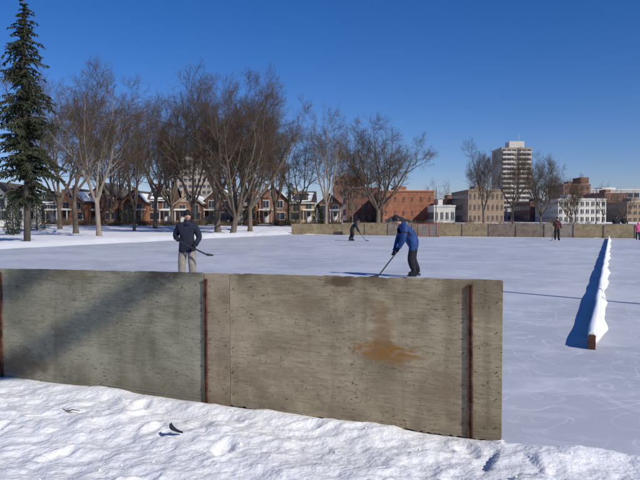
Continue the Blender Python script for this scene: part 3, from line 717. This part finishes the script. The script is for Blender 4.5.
# ---------------- people
def skin_mesh(name,V,E,R,root,sub=1):
    me=bpy.data.meshes.new(name); me.from_pydata([tuple(v) for v in V],E,[]); me.update()
    o=bpy.data.objects.new(name+'_tmp',me); scene.collection.objects.link(o)
    o.modifiers.new('Skin','SKIN')
    for i,r in enumerate(R):
        sv=me.skin_vertices[0].data[i]; sv.radius=r if hasattr(r,'__len__') else (r,r); sv.use_root=(i==root)
    sm=o.modifiers.new('Sub','SUBSURF'); sm.levels=sub; sm.render_levels=sub
    bpy.context.view_layer.update(); dg=bpy.context.evaluated_depsgraph_get()
    out=bpy.data.meshes.new_from_object(o.evaluated_get(dg)); out.name=name
    bpy.data.objects.remove(o)
    return out
def segd(p,a,b):
    ab=b-a; t=max(0,min(1,(p-a).dot(ab)/max(1e-9,ab.length_squared))); return (p-(a+ab*t)).length
def person(name,loc,J,jacket,pants,hat,fwd,bulk=1.0,scale=1.0,stick=None,skates=True,trim=None,glove='black',legs=1.25):
    root=empty(name,loc); root.scale=(scale,)*3
    J={k:Vector(v) for k,v in J.items()}
    names=['pelvis','spine','chest','neck','head','shL','elL','wrL','shR','elR','wrR','hipL','knL','anL','toL','hipR','knR','anR','toR']
    idx={n:i for i,n in enumerate(names)}
    E=[('pelvis','spine'),('spine','chest'),('chest','neck'),('neck','head'),('chest','shL'),('shL','elL'),('elL','wrL'),('chest','shR'),('shR','elR'),('elR','wrR'),
       ('pelvis','hipL'),('hipL','knL'),('knL','anL'),('anL','toL'),('pelvis','hipR'),('hipR','knR'),('knR','anR'),('anR','toR')]
    R={'pelvis':(.175,.14),'spine':(.17,.14),'chest':(.18,.145),'neck':.062,'head':.06,'sh':.10,'el':.075,'wr':.052,'hip':.115*legs/1.15,'kn':.082*legs,'an':.068*legs,'to':.05}
    rr=[]
    for n in names:
        k=n if n in R else n[:2] if n[:2] in R else n[:3]
        r=R[k]; bk=bulk if k in('pelvis','spine','chest','sh','el') else 1.0
        rr.append(tuple(x*bk for x in r) if hasattr(r,'__len__') else r*bk)
    me=skin_mesh('body',[J[n] for n in names],[(idx[a],idx[b_]) for a,b_ in E],rr,0,2)
    mats=[M[jacket],M[pants],M['skin'],M['boot'],M[trim or jacket]]
    for m in mats: me.materials.append(m)
    lab={('pelvis','hipL'):0,('pelvis','hipR'):0,('chest','neck'):0,('neck','head'):2,('anL','toL'):3,('anR','toR'):3,('hipL','knL'):1,('knL','anL'):1,('hipR','knR'):1,('knR','anR'):1}
    na=(J['head']-J['neck']).normalized()
    for p in me.polygons:
        c=p.center; best=min(E,key=lambda e:segd(c,J[e[0]],J[e[1]]))
        mi=lab.get(best,0)
        if mi==2 and ((c-J['neck']).dot(na)<.02 or segd(c,J['neck'],J['head'])>.085): mi=0
        if mi==1 and (c.z>min(J['hipL'].z,J['hipR'].z)-0.10): mi=0
        if best in(('shL','elL'),('shR','elR')) and trim:
            a,b_=J[best[0]],J[best[1]]; t=(c-a).dot(b_-a)/(b_-a).length_squared
            if .3<t<.5: mi=4
        p.material_index=mi; p.use_smooth=True
    link('body',me,root)
    f=Vector(fwd).normalized(); side=f.cross(Vector((0,0,1))).normalized(); up=side.cross(f).normalized(); hc=J['head']+up*0.07+f*0.015
    hb=MB(); K=1.1
    def P(a,bb,c): return hc+side*(a*K)+f*(bb*K)+up*(c*K)
    nu,nv=24,18; vs=[];fs=[]
    for j in range(nv+1):
        ph=math.pi*j/nv
        for i in range(nu):
            th=2*math.pi*i/nu; x=math.sin(ph)*math.cos(th); y=math.sin(ph)*math.sin(th); z=math.cos(ph)
            wx=.076*(1-.22*max(0,-z)); wy=.096*(1-.10*max(0,-z)); yy=y*wy
            if y>0.8 and -.38<z<.12 and abs(x)<.2: yy+=.020*(1 if z<0 else .5)
            if y>0.7 and .02<z<.25 and .25<abs(x)<.6: yy-=.008
            if y>.5 and z<-.75: yy+=.012
            vs.append(P(x*wx,yy,z*.118))
    for j in range(nv):
        for i in range(nu): fs.append((j*nu+i,(j+1)*nu+i,(j+1)*nu+(i+1)%nu,j*nu+(i+1)%nu))
    hb.add(vs,fs,0)
    for sg in (-1,1):
        hb.tube([P(sg*.03-.012,.086,.012),P(sg*.03+.012,.086,.012)],.008,6,1)
        hb.tube([P(sg*.03-.018,.092,.032),P(sg*.03+.018,.088,.032)],.005,4,3)
        hb.tube([P(sg*.074,0,.03),P(sg*.084,-.015,.02),P(sg*.076,-.005,-.035)],[.012,.016,.010],6,0)
    hb.tube([P(-.022,.088,-.055),P(0,.096,-.056),P(.022,.088,-.055)],.006,5,2)
    hb.obj('head',[M['skin'],M['eye'],M['lip'],M['hair']],root,True)
    ht=MB(); vs=[];fs=[];n=20;rows=8
    def rimz(t): return .032-.085*(0.5-0.5*math.sin(t))**0.8
    for j in range(rows+1):
        for i in range(n):
            t=2*math.pi*i/n; zr=rimz(t); k=j/rows; a=k*math.pi/2
            vs.append(P(math.sin(a)*math.cos(t)*.090,math.sin(a)*math.sin(t)*.110-.004,zr+(.145-zr)*math.cos(a)))
    for j in range(rows):
        for i in range(n): fs.append((j*n+i,(j+1)*n+i,(j+1)*n+(i+1)%n,j*n+(i+1)%n))
    ht.add(vs,fs)
    ht.tube([P(math.cos(t)*.090,math.sin(t)*.110-.004,rimz(t)+.006) for t in [2*math.pi*i/20 for i in range(21)]],.014,6,0)
    ht.obj('hat',[M[hat]],root,True)
    cl=MB(); nk=J['neck']; ax=na; cl.tube([nk-ax*.07,nk+ax*.0,nk+ax*.045],[.13,.10,.082],14); cl.obj('collar',[M[jacket]],root,True)
    for sd,el,wr in (('left',J['elL'],J['wrL']),('right',J['elR'],J['wrR'])):
        d=(wr-el).normalized(); curl=(f-d*f.dot(d)); curl=curl.normalized() if curl.length>.1 else up; s2=d.cross(curl).normalized(); sg=1 if sd=='left' else -1
        V=[wr,wr+d*.055,wr+d*.09]; RR=[.034,(.045,.03),(.042,.026)]; EE=[(0,1),(1,2)]
        for k in range(4):
            b0=wr+d*.085+s2*((k-1.5)*.024); l=[.034,.04,.038,.03][k]; i0=len(V)
            V+=[b0+d*.02,b0+d*(.02+l*.6)+curl*l*.6,b0+d*(.02+l*.4)+curl*l*1.5]; RR+=[.0125,.012,.0105]; EE+=[(2,i0),(i0,i0+1),(i0+1,i0+2)]
        i0=len(V); t0=wr+d*.04+s2*(sg*.042); V+=[t0,t0+s2*sg*.018+d*.03+curl*.015,t0+s2*sg*.008+d*.055+curl*.04]; RR+=[.015,.014,.012]; EE+=[(1,i0),(i0,i0+1),(i0+1,i0+2)]
        gm=skin_mesh('glove_'+sd,V,EE,RR,1,1); gm.materials.append(M[glove])
        for p in gm.polygons: p.use_smooth=True
        link('glove_'+sd,gm,root)
        cf=MB(); cf.tube([wr-d*.07,wr-d*.01],[.062,.058],12); cf.obj('cuff_'+sd,[M[jacket]],root,True)
    if skates:
        for sd in ('L','R'):
            an,to=J['an'+sd],J['to'+sd]; d=(to-an); d.z=0; d.normalize(); s2=Vector((-d.y,d.x,0)); sk=MB()
            base=Vector((an.x,an.y,0)); a0=base-d*.07; a1=base+d*.22
            for (z0,z1,wd,mi,in0) in ((.003,.035,.004,0,0.0),(.0352,.09,.016,1,0.02)):
                q=[]
                for pt,zz in ((a0+d*in0,z0),(a1-d*in0,z0),(a1-d*in0*.5,z1),(a0+d*in0*.5,z1)):
                    for s_ in (-1,1): q.append(pt+s2*s_*wd+Vector((0,0,zz)))
                sk.add(q,[(0,2,4,6),(1,7,5,3),(0,1,3,2),(4,5,7,6),(0,6,7,1),(2,3,5,4)],mi)
            sk.obj('skate_blade_'+sd.lower(),[M['blade'],M['boot']],root)
    if stick:
        a,b_,bd=[Vector(x) for x in stick]; d=(b_-a).normalized(); s2=d.cross(Vector((0,0,1))).normalized(); n2=s2.cross(d)
        st=MB(); q=[]
        for pt in (a,b_):
            for sx,sy in ((-1,-1),(1,-1),(1,1),(-1,1)): q.append(pt+s2*sx*.012+n2*sy*.017)
        st.add(q,[(0,1,2,3),(7,6,5,4),(0,4,5,1),(1,5,6,2),(2,6,7,3),(3,7,4,0)],0)
        t=(bd-b_); tn=t.normalized(); sv=tn.cross(Vector((0,0,1))).normalized(); q=[]
        for k in range(5):
            c=b_+t*(k/4)+sv*(.02*(k/4)**2)
            for sx,zz in ((-1,-.03),(1,-.03),(1,.04-.008*k),(-1,.04-.008*k)): q.append(c+sv*sx*.006+Vector((0,0,zz)))
        fs=[(0,1,2,3),(19,18,17,16)]
        for k in range(4):
            for m in range(4): fs.append((k*4+m,(k+1)*4+m,(k+1)*4+(m+1)%4,k*4+(m+1)%4))
        st.add(q,fs,0); st.obj('hockey_stick',[M['stickm']],root)
    return root
stand=dict(pelvis=(0,0,1.02),spine=(0,-.01,1.2),chest=(.0,0,1.40),neck=(.01,-.01,1.60),head=(.015,-.02,1.69),
 shL=(.20,0,1.49),elL=(.31,.03,1.22),wrL=(.25,-.22,1.04),shR=(-.20,0,1.49),elR=(-.30,.04,1.24),wrR=(-.18,-.20,1.17),
 hipL=(.10,0,.95),knL=(.13,-.03,.55),anL=(.14,.02,.15),toL=(.18,-.17,.10),hipR=(-.10,0,.95),knR=(-.13,-.03,.55),anR=(-.14,.02,.15),toR=(-.19,-.17,.10))
pL=W(187,230,16.2)
person('hockey_player',(pL.x,16.2,0),stand,'navy','khaki','black',(.35,-1,-.05),1.08,1.0,stick=((-.27,-.28,1.20),(.56,-.35,.80),(.66,-.16,.79)))
bent=dict(pelvis=(.16,.05,.93),spine=(.10,.03,1.12),chest=(-.06,.0,1.34),neck=(-.19,-.02,1.48),head=(-.27,-.03,1.55),
 shL=(-.12,-.20,1.37),elL=(-.17,-.30,1.08),wrL=(-.27,-.20,.84),shR=(-.10,.18,1.36),elR=(-.24,.20,1.08),wrR=(-.38,-.02,.74),
 hipL=(.16,-.10,.88),knL=(.06,-.12,.50),anL=(.17,-.13,.15),toL=(-.01,-.15,.10),hipR=(.18,.13,.88),knR=(.16,.20,.50),anR=(.34,.24,.15),toR=(.17,.22,.10))
dB=CZ*F/(277.5-218); pB=W(408,230,dB)
person('hockey_player',(pB.x,dB,0),bent,'blue','black','black',(-1,-.15,-.45),1.3,1.02,stick=((-.10,-.14,1.02),(-.84,-.14,.05),(-1.08,-.16,.04)),trim='navy',legs=1.35)
dC=CZ*F/(241-218); pC=W(354,230,dC)
person('hockey_player',(pC.x,dC,0),{k:(-v[0],v[1],v[2]*(.93 if v[2]>.3 else 1)) for k,v in bent.items()},'navy','black','black',(1,-.2,-.4),1.05,1.0,stick=((.15,-.05,.95),(.85,-.12,.05),(1.1,-.14,.04)))
dD=CZ*F/(240.5-218); pD=W(557,230,dD)
person('hockey_player',(pD.x,dD,0),stand,'red','black','black',(-.5,-1,0),1.0,.93,stick=((-.25,-.25,1.1),(-.6,-.6,.05),(-.8,-.7,.04)))
def walker(px,d,jk,pt,ht,sc,name='skater',fw=(-1,-.3,0)):
    p=W(px,230,d); person(name,(p.x,d,max(0,GH(p.x,d)) ),stand,jk,pt,ht,fw,1.05,sc)
walker(616,56,'navy','black','black',.95); walker(624,58,'black','navy','navy',.9); walker(638,50,'pink','navy','pink',.72,'child_skater')

# ---------------- snow lumps + litter in the foreground
b=MB(); q=random.Random(12)
for i in range(170):
    x=q.uniform(-5,3.5); y=q.uniform(2.5,7.2)
    if x*VD.x+y*VD.y>4.9: continue
    r=q.uniform(.004,.014)*(1.8 if q.random()<.06 else 1); c=Vector((x,y,GH(x,y)+r*.1)); vs=[]
    for k in range(3):
        ph=[.5,1.4,2.4][k]
        for m in range(6):
            rr_=r*q.uniform(.7,1.25); vs.append(c+Vector((rr_*math.sin(ph)*math.cos(m*1.047),rr_*math.sin(ph)*math.sin(m*1.047),rr_*.8*math.cos(ph))))
    fs=[(0,1,2,3,4,5)]+[(k*6+(m+1)%6,k*6+m,(k+1)*6+m,(k+1)*6+(m+1)%6) for k in range(2) for m in range(6)]
    b.add(vs,fs)
b.obj('snow_lumps',[M['snowcap']],None,True)
def on_ground(px,py):
    d=CZ*F/(py-218)
    for _ in range(6):
        p=W(px,py,d); z=GH(p.x,d); d*= (CZ-z)/(CZ-p.z)
    p=W(px,py,d); return Vector((p.x,d,GH(p.x,d)))
g0=on_ground(177,437); b=MB(); vs=[]
n=8
for i in range(n+1):
    t=i/n; wv=.022*math.sin(math.pi*min(1,t*.9+.08))+.003; c=Vector((-.05+.10*t-.03*math.sin(t*3),0,.085-.13*t+.055*t*t+.02))
    for s_ in (-1,0,1): vs.append(c+Vector((wv*s_*.5,wv*s_*1.0,.012*abs(s_)+.0)))
fs=[(i*3+k,i*3+k+1,(i+1)*3+k+1,(i+1)*3+k) for i in range(n) for k in range(2)]
b.add(vs,fs); b.obj('curled_bark_piece',[M['navy']],None,True,loc=g0)
g1=on_ground(69,413); b=MB(); b.tube([(-.06,0,.04),(-.02,.01,.015),(.04,0,.03),(.09,.02,.012)],[.004,.006,.005,.003],5); b.tube([(0,0,.02),(.03,-.03,.01)],.003,4); b.obj('twig',[M['bark']],None,loc=g1)
